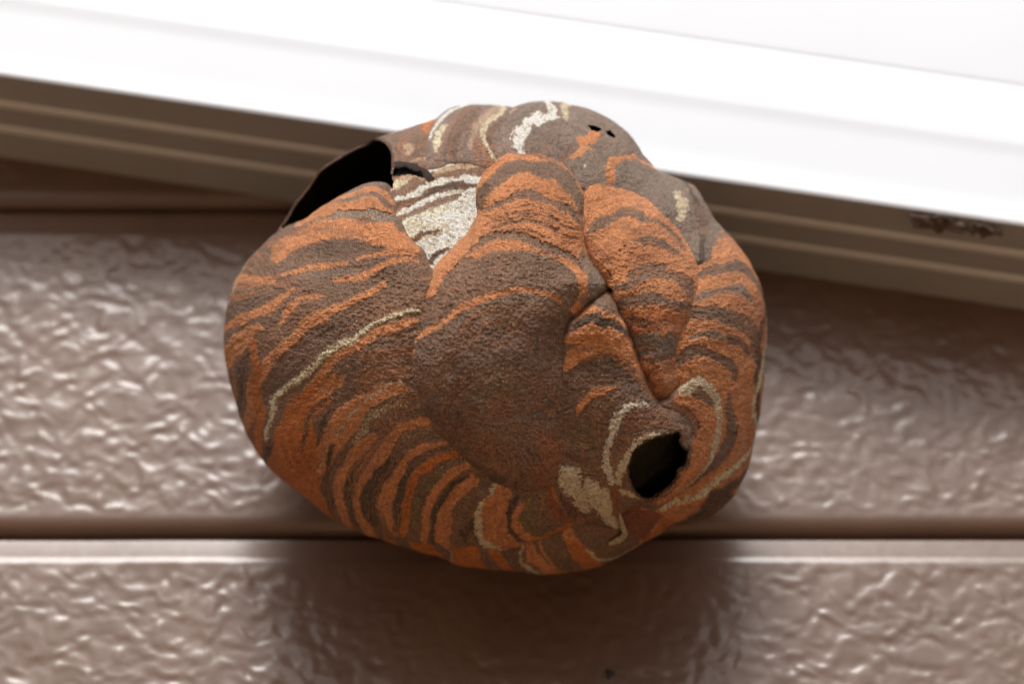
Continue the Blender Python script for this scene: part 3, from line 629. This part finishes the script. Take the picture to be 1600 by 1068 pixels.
# ---- big left lobe
lobe('envelope_lobe', [(425, 372), (470, 350), (500, 330), (540, 308), (575, 292), (602, 293), (614, 312), (622, 338), (640, 368), (662, 392), (672, 412), (690, 440), (690, 500), (680, 560), (690, 620), (720, 680), (770, 730), (800, 770), (785, 800), (762, 830), (735, 850), (700, 852), (650, 846), (610, 842), (560, 842), (520, 850), (440, 800), (370, 740), (330, 660), (305, 560), (310, 460), (350, 400)], B, [
    s_(BL, 14, C_(1, (1000, 800), (1150, 720), (1350, 700))), s_(O, 10, C_(1, (700, 960), (870, 885), (1060, 822), (1240, 785), (1340, 805), (1405, 880))),
    s_(BG, 8, C_(1, (780, 950), (900, 900), (1100, 850), (1300, 850)), a=.3),
    s_(O, 17, C_(1, (640, 1060), (720, 1010), (860, 960), (1100, 915), (1250, 920), (1370, 990))), s_(BG, 14, C_(1, (820, 1050), (1000, 1010), (1250, 985), (1390, 1050)), a=.55),
    s_(O, 24, C_(4, (470, 340), (560, 240), (700, 160), (860, 120), (1040, 110), (1250, 120), (1400, 170), (1560, 270)), taper=.3),
    s_(B, 5, C_(4, (560, 160), (800, 120), (1000, 150), (1200, 150)), soft=2, op=.5),
    s_(BD, 12, C_(4, (600, 330), (760, 270), (1000, 260), (1300, 240)), soft=4, op=.6),
    s_(O, 7, C_(4, (470, 515), (640, 452), (850, 400), (1010, 372)), taper=.6), s_(O, 5, C_(4, (1090, 340), (1300, 300), (1450, 288), (1600, 325)), soft=2),
    s_(O, 8, C_(4, (910, 505), (1050, 490), (1150, 470), (1300, 410), (1450, 350), (1600, 375)), taper=.6),
    s_(BG, 14, C_(4, (600, 530), (800, 470), (1100, 440)), a=.2, soft=4, op=.6),
    s_(O, 10, C_(4, (150, 540), (250, 535), (330, 555), (430, 545))), s_(T, 5, C_(4, (40, 800), (90, 720), (140, 640)), a=.3, soft=3),
    s_(O, 10, C_(4, (100, 900), (250, 830), (400, 750), (500, 680), (570, 610)), taper=.6), s_(O, 8, C_(4, (470, 870), (540, 780), (650, 690), (820, 645)), taper=.5, soft=2.5),
    s_(O, 18, C_(4, (100, 1100), (200, 1000), (330, 920)), taper=.5), s_(DK, 3, C_(4, (650, 632), (680, 628), (715, 632)), rag=.5), s_(DK, 2, C_(4, (1280, 240), (1310, 234), (1345, 236)), rag=.5),
    s_(O, 13, C_(7, (270, 640), (290, 480), (320, 330), (400, 200), (560, 20)) + C_(4, (560, 1040), (650, 930), (800, 820), (950, 755), (1060, 725), (1160, 640), (1330, 565)), taper=.5),
    s_(O, 16, C_(7, (110, 560), (70, 400), (75, 250), (130, 120), (260, 0))), s_(BD, 15, C_(7, (190, 480), (180, 300), (260, 120)), soft=4),
    s_(O, 11, C_(4, (1080, 1070), (1200, 985), (1320, 930), (1450, 895), (1600, 870)), taper=.3),
    s_(O, 10, C_(7, (1250, -5), (1080, 70), (960, 130), (890, 190), (850, 270), (760, 340), (680, 420)), taper=.3),
    s_(K, 7.5, C_(7, (420, 790), (415, 680), (430, 570), (455, 490), (510, 445), (560, 390), (620, 330), (690, 250), (780, 210), (830, 150), (930, 80), (1050, 10)) + C_(4, (1050, 1040), (1130, 970), (1240, 890), (1330, 830), (1450, 785), (1600, 765)), a=.5, rag=1.6, taper=.3),
    P_(O2, C_(7, (800, 320), (700, 400), (560, 520), (500, 640), (480, 800), (470, 1000), (520, 1100), (900, 1100), (850, 950), (790, 860), (760, 700), (820, 600), (900, 500), (900, 350)), soft=3, rag=1.6),
    s_(BD, 7, C_(7, (900, 600), (830, 700), (790, 880)), soft=2), s_(BD, 6, C_(7, (960, 380), (860, 480), (740, 620), (700, 760), (685, 1000)), a=.35, rag=1.8, soft=2.5),
    s_(O, 13, C_(7, (985, 300), (880, 375), (770, 465)), taper=.5), 
    s_(BD, 16, C_(7, (450, 850), (410, 1000), (440, 1120)), soft=3), s_(O2, 12, C_(7, (350, 800), (320, 900), (370, 1040)), soft=3),
    P_(O2, C_(10, (420, -60), (560, -60), (780, -60), (830, 100), (860, 260), (960, 420), (1000, 500), (760, 480), (560, 330), (440, 160)), soft=3, rag=1.6),
    s_(O, 16, C_(7, (1160, 460), (1060, 570), (960, 680), (880, 800), (830, 930)), taper=.4),
    s_(O, 16, C_(7, (1500, 400), (1340, 430), (1240, 500), (1130, 640), (1020, 780), (920, 900), (870, 1060)), taper=.3),
    s_(T, 4.5, C_(7, (1500, 375), (1380, 375), (1215, 480), (1145, 570), (1015, 700), (925, 800), (865, 910), (825, 1060)), a=.95, rag=2.4, op=.8),
    s_(BD, 14, C_(10, (900, -120), (900, 100), (910, 280), (960, 420), (1060, 540)), soft=2.5),
    s_(OL, 13, C_(7, (1510, 530), (1400, 560), (1250, 640), (1180, 740), (1090, 850)), a=.8, soft=4, rag=3),
    s_(O, 16, C_(7, (1240, 830), (1120, 920), (1040, 1060)) + C_(10, (1010, 100), (1015, 300), (1060, 450), (1150, 560)), taper=.4),
    s_(BD, 13, C_(10, (1130, 20), (1080, 180), (1100, 350), (1130, 480)), a=.4, soft=2.5),
    s_(O, 14, C_(7, (1600, 690), (1480, 735), (1390, 850), (1310, 960), (1255, 1070)) + C_(10, (1180, 180), (1160, 330), (1190, 460), (1240, 560)), taper=.5),
    s_(BD, 20, C_(10, (1370, 20), (1270, 180), (1240, 350), (1290, 500)), soft=3),
    s_(O, 13, C_(8, (0, 735), (100, 690), (210, 655))), s_(B, 9, C_(8, (0, 830), (100, 780), (220, 740)), a=.4),
    s_(O, 13, C_(8, (380, 845), (240, 880), (120, 935), (0, 1030)) + C_(10, (1480, 70), (1390, 200), (1350, 350), (1390, 470), (1430, 570)), taper=.4),
    s_(BD, 12, C_(10, (1560, 80), (1480, 220), (1460, 380), (1440, 540)), a=.4, soft=2.5),
    s_(O2, 11, C_(8, (450, 945), (320, 985), (200, 1060)) + C_(11, (120, 130), (60, 270), (30, 420), (10, 580)), taper=.4),
    s_(OL, 8, C_(11, (330, 100), (180, 220), (110, 400), (90, 600)), a=.4, soft=3),
    s_(O, 13, C_(11, (540, 40), (390, 135), (260, 250), (215, 380), (190, 500), (185, 680)), taper=.4),
    s_(BD, 9, C_(11, (560, 130), (400, 240), (290, 370), (265, 500), (280, 680)), soft=2.5),
    s_(O, 17, C_(11, (600, 165), (480, 262), (375, 370), (335, 480), (335, 600), (370, 680)), taper=.4),
], 26, 75, off=2, label='large left lobe with slanting stripes and one thin cream line', seed=280, margin=8)
# ---- big central lobe
lobe('envelope_lobe', [(783, 240), (800, 235), (835, 237), (870, 247), (896, 266), (912, 290), (917, 330), (914, 380), (921, 405), (938, 424), (950, 443), (940, 462), (912, 484), (890, 506), (882, 540), (884, 590), (888, 640), (892, 690), (892, 728), (884, 752), (860, 776), (820, 782), (790, 772), (760, 752), (728, 730), (690, 692), (655, 652), (638, 608), (632, 565), (639, 530), (652, 495), (660, 455), (672, 428), (690, 404), (718, 378), (742, 345), (745, 328), (742, 305), (754, 275), (768, 256)], B, [
    P_(O, [(730, 200), (930, 200), (940, 400), (900, 440), (800, 420), (640, 470), (690, 380), (740, 340)], soft=2),
    s_(B, 5, C_(2, (830, 470), (900, 450), (980, 445)), soft=2), s_(B, 3, C_(2, (900, 500), (1100, 500), (1300, 570), (1450, 680)), op=.6, soft=2),
    s_(B, 20, C_(2, (700, 760), (760, 690), (870, 620), (1050, 600), (1250, 640), (1390, 740), (1480, 850), (1500, 960)), a=.2, taper=.3),
    s_(BD, 16, C_(2, (690, 760), (640, 850), (655, 920)), soft=2.5),
    s_(B, 12, C_(2, (720, 940), (850, 860), (1050, 825), (1250, 875), (1400, 950), (1480, 1060)), taper=.4, rag=1.6),
    s_(B, 3.5, C_(2, (760, 1040), (950, 985), (1150, 985), (1320, 1060)), op=.8), s_(B, 3, C_(2, (700, 1060), (900, 1030), (1100, 1030)), op=.7), s_(B, 3, C_(2, (850, 950), (1000, 920), (1200, 940), (1350, 1010)), op=.7),
    s_(B, 5.5, C_(5, (760, 90), (900, 50), (1080, 50), (1250, 90), (1450, 180)), op=.8), s_(B, 3, C_(5, (900, 10), (1100, -5), (1300, 40), (1450, 110)), op=.8), s_(B, 3, C_(5, (700, 130), (900, 110), (1100, 130), (1300, 190)), op=.7),
    s_(B, 13, C_(5, (500, 300), (600, 210), (720, 165), (870, 150), (1050, 190), (1200, 250), (1380, 310), (1500, 400)), a=.35, taper=.5, rag=1.8),
    s_(O, 7, C_(5, (1300, 120), (1450, 230), (1530, 350))),
    s_(O, 15, C_(5, (550, 345), (680, 275), (850, 248), (1050, 290), (1250, 340), (1400, 410), (1500, 500), (1520, 620), (1450, 770)), taper=.4, rag=1.8),
    s_(BG, 14, C_(6, (60, 300), (130, 420), (170, 520), (130, 640), (60, 700)), soft=4, a=.3),
    s_(B, 48, C_(5, (260, 760), (480, 520), (720, 440), (1000, 440), (1250, 500), (1390, 640)), a=.3, taper=.35), s_(B, 22, C_(5, (350, 500), (470, 380), (560, 350)), a=.2),
    s_(O, 13, C_(5, (640, 30), (580, 160), (470, 270), (330, 420), (200, 550), (140, 680), (80, 820)), taper=.3),
    s_(BD, 10, C_(5, (30, 1000), (100, 900), (180, 850)), soft=3),
    s_(O, 7.5, C_(5, (1340, 760), (1300, 690), (1220, 630), (1100, 598), (900, 600), (700, 650), (550, 715), (400, 805), (210, 930), (60, 1050)) + C_(8, (60, 120), (22, 250), (20, 350)), taper=.3, rag=1.4),
    s_(OL, 12, C_(5, (1300, 740), (1360, 800), (1340, 840)), soft=4), s_(BG, 10, C_(5, (600, 760), (800, 690), (1050, 650), (1250, 690)), a=.4, soft=4, op=.7),
    s_(BL, 34, C_(8, (500, 130), (750, 90), (1100, 60), (1200, 200)), soft=12, op=.45, a=.2), s_(BD, 40, C_(8, (250, 600), (400, 750), (600, 900)), soft=16, op=.5),
    s_(R_, 26, C_(8, (740, 620), (800, 570), (860, 540)), soft=10, op=.45, rag=3), s_(OL, 30, C_(8, (620, 480), (780, 380), (950, 330)), soft=10, op=.45), s_(BG, 22, C_(8, (950, 620), (1080, 550), (1250, 600)), soft=8, op=.5, a=.2),
    s_(R_, 34, C_(8, (1150, 840), (1280, 950), (1200, 1050)), soft=9, op=.7, rag=3), s_(BG, 12, C_(8, (1200, 60), (1260, 220), (1290, 380)), soft=7, op=.5),
    s_(R_, 26, C_(11, (1080, 80), (1220, 200), (1260, 330)), soft=8, op=.7, rag=3), s_(BD, 24, C_(11, (500, 20), (700, 120), (900, 240), (1100, 300)), soft=8, op=.6),
    s_(R_, 30, C_(8, (520, 780), (700, 900), (850, 1040)), soft=12, op=.35, rag=3),
], 40, 78, off=6, label='largest lobe, a long bulging ridge down the middle of the nest', seed=320, margin=8)

# ---- build: lobes first (their outlines tell the body where it is hidden)
allpoly = []
for Lb in LOBES:
    P = smooth_poly(vis2q(Lb['poly']), True, 9)
    allpoly.append((P, Lb))
def ridge(sd, Lb, Qr=None):
    t = np.clip(sd / Lb['w'], 0, 1)
    k = 1.0
    if Qr is not None:
        for x, y, rr, f in ((884, 545, 45, .3), (886, 610, 70, .6), (888, 700, 70, .6), (975, 560, 60, .2)):
            c = vis2q((x, y)); k = k - f * np.exp(-((Qr[:, 0] - c[0]) ** 2 + (Qr[:, 1] - c[1]) ** 2) / (rr * rr))
        k = np.maximum(k, 0.22) if Lb['seed'] in (240, 320) else 1.0
    return k * Lb['off'] * sstep(-2, 9, sd) + k * Lb['H'] * np.sqrt(np.clip(1 - (1 - t) ** 2, 0, 1)) ** (Lb['power'] / 0.5)
for P, Lb in allpoly:
    st = Lb['step']; mg = Lb['margin']
    lo, hi = P.min(0) - mg - 2, P.max(0) + mg + 2
    xs, ys = np.arange(lo[0], hi[0], st), np.arange(lo[1], hi[1], st)
    GX, GY = np.meshgrid(xs, ys); Q = np.stack([GX.ravel(), GY.ravel()], -1)
    sd = poly_sd(Q, P)
    keep = sd > -mg
    Qk = Q[keep]; sdk = sd[keep]
    sdw = sdk + 2.2 * noise(Qk[:, 0] / 14, Qk[:, 1] / 14, seed=Lb['seed'] + 50)
    col, flow, rel = paint(Qk, Lb['base'], Lb['strokes'], Lb['seed'], {320: 0.6, 240: 0.6, 140: 0.3, 160: 0.3, 120: 0.3}.get(Lb['seed'], 1.0))
    h = swell(Qk) + ridge(sdw, Lb, Qk) + rel * 0.55 * sstep(0, 10, sdk)
    # a few rolling folds along the stripes
    h = h + 0.5 * noise(flow / 22, Qk[:, 0] / 90, Qk[:, 1] / 90, seed=Lb['seed'] + 60) * sstep(5, 25, sdk)
    h = h - 1.3 * np.clip(-sdw, 0, 50)
    if 'hole' in Lb['cuts']:                  # the paper rises to a short lip round the entrance
        dh, _ = seg_dist(Qk, CUTS['hole'], True); h = h + (5.0 * np.exp(-(dh / 12.0) ** 2) if Lb['seed'] == 240 else 0)
    cut = cut_mask(Qk, Lb['cuts'])
    P3 = np.zeros((len(Q), 3)); P3[keep] = surf(Qk, h)
    C4 = np.zeros((len(Q), 4)); C4[keep] = col
    kk = keep.copy(); kk[keep] = ~cut
    grid_patch(Lb['name'], kk, Q, GX.shape, P3, C4, Lb['label'])

# body, front
LIM = 1.16
st = 1.3
RM = _rg.max() * LIM
xs = np.arange(CX - RM, CX + RM, st); ys = np.arange(CY - RM, CY + RM, st)
GX, GY = np.meshgrid(xs, ys); Q = np.stack([GX.ravel(), GY.ravel()], -1)
th, r = _polar(Q); keep = r / Rth(th) < LIM
Qk = Q[keep]
hid = np.zeros(len(Qk), bool)
for P, Lb in allpoly:
    hid |= poly_sd(Qk, P) > 24
sub = ~hid; Qs = Qk[sub]
col, flow, rel = paint(Qs, B, body_strokes, 500)
# the crown is paler
crown = (sstep(330, 250, Qs[:, 1]) * 0.35)[:, None]
h = swell(Qs) + rel * 0.5
cut = cut_mask(Qs, CUTS.keys())
ok = np.zeros(len(Q), bool); ii = np.where(keep)[0][sub]; ok[ii[~cut]] = True
P3 = np.zeros((len(Q), 3)); P3[ii] = surf(Qs, h); C4 = np.zeros((len(Q), 4)); C4[ii] = col
grid_patch('envelope', ok, Q, GX.shape, P3, C4, 'striped outer paper seen between the lobes and on the underside')

# body, back half (closed towards the wall)
nt_, nr_ = 360, 46
tg = np.linspace(-np.pi, np.pi, nt_, endpoint=False); rg = np.linspace(1.14, 1.62, nr_)
TG, RG = np.meshgrid(tg, rg); RR = Rth(TG) * RG
Qb = np.stack([CX + RR * np.cos(TG), CY + RR * np.sin(TG)], -1).reshape(-1, 2)
col, flow, rel = paint(Qb, B, [s_(O2, 30, [(CX + 560 * math.cos(a + k * .5 + .02 * i), CY + 560 * math.sin(a + k * .5 + .02 * i)) for a in (0.0, 0.15, 0.3)]) for i, k in enumerate(range(12))], 600)
P3 = surf(Qb, swell(Qb) - 1.5 + 1.5 * sstep(0, 1, 0 * Qb[:, 0]))
idx = np.arange(nt_ * nr_).reshape(nr_, nt_); nx = np.roll(idx, -1, 1)
F = np.stack([idx[:-1], nx[:-1], nx[1:], idx[1:]], -1).reshape(-1, 4)
V = np.vstack([P3, P3[idx[-1]].mean(0)[None]]); c_i = len(V) - 1
F = np.vstack([F, np.stack([idx[-1], nx[-1], np.full(nt_, c_i), np.full(nt_, c_i)], -1)[:0]])
me = mesh_np('envelope_back', V - NC, F, np.vstack([col, col[-1:]]))
o = link('envelope', me, PAPER, nest)

# near-black shell added inside the envelope, its colour standing in for cavity shade
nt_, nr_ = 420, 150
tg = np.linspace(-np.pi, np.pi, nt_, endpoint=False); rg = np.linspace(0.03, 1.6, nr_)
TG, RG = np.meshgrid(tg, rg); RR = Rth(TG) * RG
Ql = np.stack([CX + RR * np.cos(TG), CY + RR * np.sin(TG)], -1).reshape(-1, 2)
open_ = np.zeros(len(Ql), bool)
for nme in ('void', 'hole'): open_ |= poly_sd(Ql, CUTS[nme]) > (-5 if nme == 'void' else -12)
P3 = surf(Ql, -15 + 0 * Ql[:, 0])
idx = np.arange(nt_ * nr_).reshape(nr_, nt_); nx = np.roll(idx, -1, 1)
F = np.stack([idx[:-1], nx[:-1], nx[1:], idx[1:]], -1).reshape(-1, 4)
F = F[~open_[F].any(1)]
o = link('shade_shell', mesh_np('shade_shell', P3 - NC, F, np.tile(np.array([0.020, 0.014, 0.011, 0.0]), (len(Ql), 1))), PAPER, nest); o['label'] = 'near-black shell added inside to darken the torn opening'

# inner layer of paper, seen through the entrance and the torn opening
ni, nj = 90, 60
th = np.linspace(0, 2 * np.pi, ni, endpoint=False); ph = np.linspace(0.02, np.pi - 0.02, nj)
TH_, PH = np.meshgrid(th, ph)
dirs = np.stack([np.sin(PH) * np.cos(TH_), np.sin(PH) * np.sin(TH_), np.cos(PH)], -1).reshape(-1, 3)
rad = (1 + 0.06 * noise(dirs[:, 0] * 4 + 5, dirs[:, 1] * 4, dirs[:, 2] * 4, seed=9) + 0.02 * noise(dirs[:, 0] * 14, dirs[:, 1] * 14, dirs[:, 2] * 14, seed=10))
Pi = (dirs[:, 0:1] * 0.105 + 0.022) * rad[:, None] * RGT + (dirs[:, 1:2] * 0.09 - 0.022) * rad[:, None] * UPV - dirs[:, 2:3] * 0.098 * rad[:, None] * FWD
idx = np.arange(ni * nj).reshape(nj, ni); nx = np.roll(idx, -1, 1)
F = np.stack([idx[:-1], nx[:-1], nx[1:], idx[1:]], -1).reshape(-1, 4)
ic = np.tile(np.array([0.50, 0.45, 0.30, 0.1]), (len(Pi), 1)); ic[:, :3] *= (1 + 0.4 * noise(dirs[:, 2] * 20, dirs[:, 0] * 3, seed=4))[:, None]
o = link('inner_layer', mesh_np('inner_layer', Pi, F, ic), PAPER, nest); o['label'] = 'dark inner layer of paper seen inside the entrance'

def strip(name, path, widths, col, label=None, thick=2.4, seed=0, curl=None, wob=0.3, taper=None):
    """torn paper edge: a thick ragged ribbon whose first edge lies on chart path (with heights), rolling inwards"""
    Q_ = np.array([p[:2] for p in path]); hh = np.array([p[2] for p in path])
    n = len(Q_); d = np.gradient(Q_, axis=0); d /= np.hypot(d[:, 0], d[:, 1])[:, None] + 1e-9
    nrm = np.stack([-d[:, 1], d[:, 0]], -1)
    sec = curl or [(0, 0), (0.5, -thick), (1.0, -2.2 * thick), (1.0, -4 * thick), (.2, -4.5 * thick), (-.6, -3 * thick), (-.6, -.6 * thick)]
    k = len(sec); V, Cc = [], []
    for i in range(n):
        j = noise(np.array([i * wob]), np.array([seed * 1.7]), seed=seed)[0]
        for (u, v) in sec:
            q = Q_[i] + nrm[i] * (u * widths * (taper(i / (n - 1)) if taper else 1) * (1 + 0.4 * j)); V.append((q[0], q[1], hh[i] + v + 0.8 * j))
    V = np.array(V); P3 = surf(V[:, :2], V[:, 2]) - NC
    idx = np.arange(n * k).reshape(n, k); nx = np.roll(idx, -1, 1)
    F = np.stack([idx[:-1], nx[:-1], nx[1:], idx[1:]], -1).reshape(-1, 4)
    cc = np.tile(np.array([*col, 0.1]), (len(V), 1)); cc[:, :3] *= (1 + 0.3 * noise(V[:, 0] / 5, V[:, 1] / 5, seed=seed + 3))[:, None]
    o = link(name, mesh_np(name, P3, F, np.clip(cc, 0, 1)), PAPER, nest)
    if label: o['label'] = label
    return o
# rolled rim of the torn opening at the upper left
rim = smooth_poly(vis2q(C_(1, (455, 1070), (500, 940), (590, 790), (655, 700), (790, 612), (910, 520), (1065, 420), (1150, 352), (1250, 350), (1340, 372), (1396, 440), (1412, 540), (1400, 650))), False, 3)
hs_ = swell(rim)
strip('torn_flap', [(q[0], q[1], h + 2.0) for q, h in zip(rim, hs_)], 3.0, (0.15, 0.075, 0.045), 'torn brown paper rim arching over the dark opening', seed=41)
lip2 = smooth_poly(vis2q(C_(1, (1395, 560), (1480, 555), (1600, 575)) + C_(2, (120, 590), (200, 630), (245, 690))), False, 3)
strip('torn_edge', [(q[0], q[1], h + 7.0 * math.sin(math.pi * (i + 2) / (len(lip2) + 4))) for i, (q, h) in enumerate(zip(lip2, swell(lip2)))], 9.0, (0.05, 0.028, 0.02), 'small dark torn edge beside the cream patch', seed=47,
      curl=[(0, 0), (0.5, -1.2), (0.95, -4.5), (0.9, -6.5), (0.3, -5), (-0.2, -3.0)])
rimh = smooth_poly(vis2q(HOLE), True, 3); rimh = np.vstack([rimh, rimh[:1]])
lb = [Lb for P, Lb in allpoly if Lb['seed'] == 240][0]; Pl = [P for P, Lb in allpoly if Lb['seed'] == 240][0]
hr = swell(rimh) + ridge(poly_sd(rimh, Pl), lb, rimh) + 4.5
rimh = rimh + 1.6 * np.stack([noise(np.arange(len(rimh)) * .7, np.zeros(len(rimh)), seed=5), noise(np.arange(len(rimh)) * .7, np.zeros(len(rimh)), seed=6)], -1)
strip('entrance_rim', [(q[0], q[1], h) for q, h in zip(rimh, hr)], 2.0, (0.16, 0.085, 0.05), 'ragged paper rim of the round entrance hole', seed=53, thick=3.0,
      curl=[(-1.0, -0.6), (-0.2, 0.4), (0.5, -0.8), (0.8, -3), (0.9, -9), (1.0, -14), (0.1, -14), (-0.6, -9), (-1.0, -3)], wob=0.9)
le = smooth_poly(vis2q(C_(2, (820, 490), (850, 458), (915, 445), (940, 462), (985, 440), (1030, 458))), False, 3)
Pa = [P for P, Lb in allpoly if Lb['seed'] == 320][0]; La = [Lb for P, Lb in allpoly if Lb['seed'] == 320][0]
strip('rolled_edge', [(q[0], q[1] + 1.5, 15 + 3 * math.sin(i * .5)) for i, q in enumerate(le)], 3.2, (0.30, 0.09, 0.04), 'small rolled orange edge at the top of the large ridge', seed=61)
# cream spike of paper curling below the entrance
sp = smooth_poly(vis2q(C_(12, (330, 240), (335, 340), (345, 440), (375, 520), (395, 580), (350, 630), (260, 668))), False, 3)
strip('paper_curl', [(q[0], q[1], h + 26 - 12 * i / len(sp)) for i, (q, h) in enumerate(zip(sp, swell(sp)))], 6.5, (0.62, 0.50, 0.32), 'thin cream curl of paper below the entrance', seed=59, taper=lambda t: 0.15 + 0.85 * math.sin(math.pi * min(1, max(0, t * 0.98))) ** 0.7)

# ------------------------------------------------------------------ scraps of dried paper left on the soffit edge
def scrap(cx_px, cy_px, size, seed, label):
    rr = random.Random(seed); V, F = [], []
    y = YF + 0.004; x0 = col_x(cx_px, cy_px, y); n = 9
    for i in range(n):
        for j in range(5):
            u, v = i / (n - 1) - .5, j / 4 - .5
            rad = 1 - 0.35 * rr.random()
            V.append((x0 + u * size * 1.7 * rad, y + 0.004 + v * size * 0.75 * rad * (1.2 - abs(u)), 0.0))
    V = [(x, yy, zs(x) - 0.0012 - rr.random() * 0.0045) for x, yy, _ in V]
    for i in range(n - 1):
        for j in range(4):
            if rr.random() < 0.12: continue
            a = i * 5 + j; F.append((a, a + 5, a + 6, a + 1))
    me = bpy.data.meshes.new('paper_scrap'); me.from_pydata(V, [], F)
    o = link('paper_scrap', me, SCRAP, smooth=False)
    md = o.modifiers.new('thickness', 'SOLIDIFY'); md.thickness = 0.0008
    return tag(o, label, 'debris', 'scraps stuck under the fascia')
SCRAP = m_plain('dried_scrap', (0.03, 0.018, 0.013), (0.14, 0.095, 0.075), 0.8, 220, 0.5)
scrap(1468, 347, 0.024, 3, 'larger dark dried scrap stuck under the white fascia edge at right')
scrap(1538, 357, 0.017, 8, 'smaller dark dried scrap stuck under the fascia, farther right')

# ---- loose plant fibres standing off torn edges and ridges
def fibres(spots, seed):
    rr = np.random.RandomState(seed); Qf, Hf, F = [], [], []
    for (q, h, ang, ln) in spots:
        a = ang + rr.normal(0, 0.6); d = np.array([math.cos(a), math.sin(a)]); nn = np.array([-d[1], d[0]]) * 0.42
        b = len(Qf); c = rr.normal(0, 0.35)
        for k in range(4):
            t = k / 3; p = q + d * ln * t + nn / 0.42 * c * ln * t * t
            wv = (1 - t * 0.7)
            Qf += [p + nn * wv, p - nn * wv]; Hf += [h + ln * 0.35 * t * rr.uniform(.5, 1.2)] * 2
        for k in range(3): F.append((b + 2 * k, b + 2 * k + 1, b + 2 * k + 3, b + 2 * k + 2))
    P3 = surf(np.array(Qf), np.array(Hf)) - NC
    cc = np.tile(np.array([0.42, 0.30, 0.19, 0.0]), (len(Qf), 1))
    cc[:, :3] *= np.repeat(rr.uniform(0.35, 1.5, len(spots)), 8)[:, None]
    o = link('loose_fibres', mesh_np('loose_fibres', P3, np.array(F), cc), PAPER, nest)
    o['kind'] = 'stuff'; o['label'] = 'loose plant fibres standing off the paper'
rr = np.random.RandomState(5); spots = []
def height_at(Q):
    h = swell(Q); top = h.copy()
    for P, Lb in allpoly:
        sd = poly_sd(Q, P); top = np.where(sd > 1, np.maximum(top, h + ridge(np.maximum(sd, 0), Lb, Q)), top)
    return top
for path, n_, off in ((rimh, 90, 2.0), (rim, 60, 2.0), (le, 16, 3.0)):
    ii = rr.randint(0, len(path), n_); hh = height_at(path[ii])
    for i, h in zip(ii, hh): spots.append((path[i], h + off, rr.uniform(0, 6.28), rr.uniform(2.5, 6)))
cand = np.stack([rr.uniform(400, 1150, 900), rr.uniform(200, 860, 900)], -1)
cand = cand[~cut_mask(cand, CUTS.keys())]
hh = height_at(cand)
for q, h in zip(cand, hh): spots.append((q, h + 0.4, rr.normal(0.2, 0.9), rr.uniform(2.5, 6.5)))
fibres(spots, 6)

# small dark chip in the paint of the lower board
zc, xc = row_z(1052, -0.013), col_x(952, 1052, -0.013)
V = [(xc, -0.0158, zc)]; n = 12
for i in range(n):
    a = 2 * math.pi * i / n; q = 0.0028 * (1 + 0.35 * math.sin(3 * a + 1)); V.append((xc + q * math.cos(a), -0.0128, zc + q * 1.3 * math.sin(a)))
me = bpy.data.meshes.new('paint_chip'); me.from_pydata(V, [], [(0, 1 + i, 1 + (i + 1) % n) for i in range(n)])
under_wall(link('paint_chip', me, BACKING))
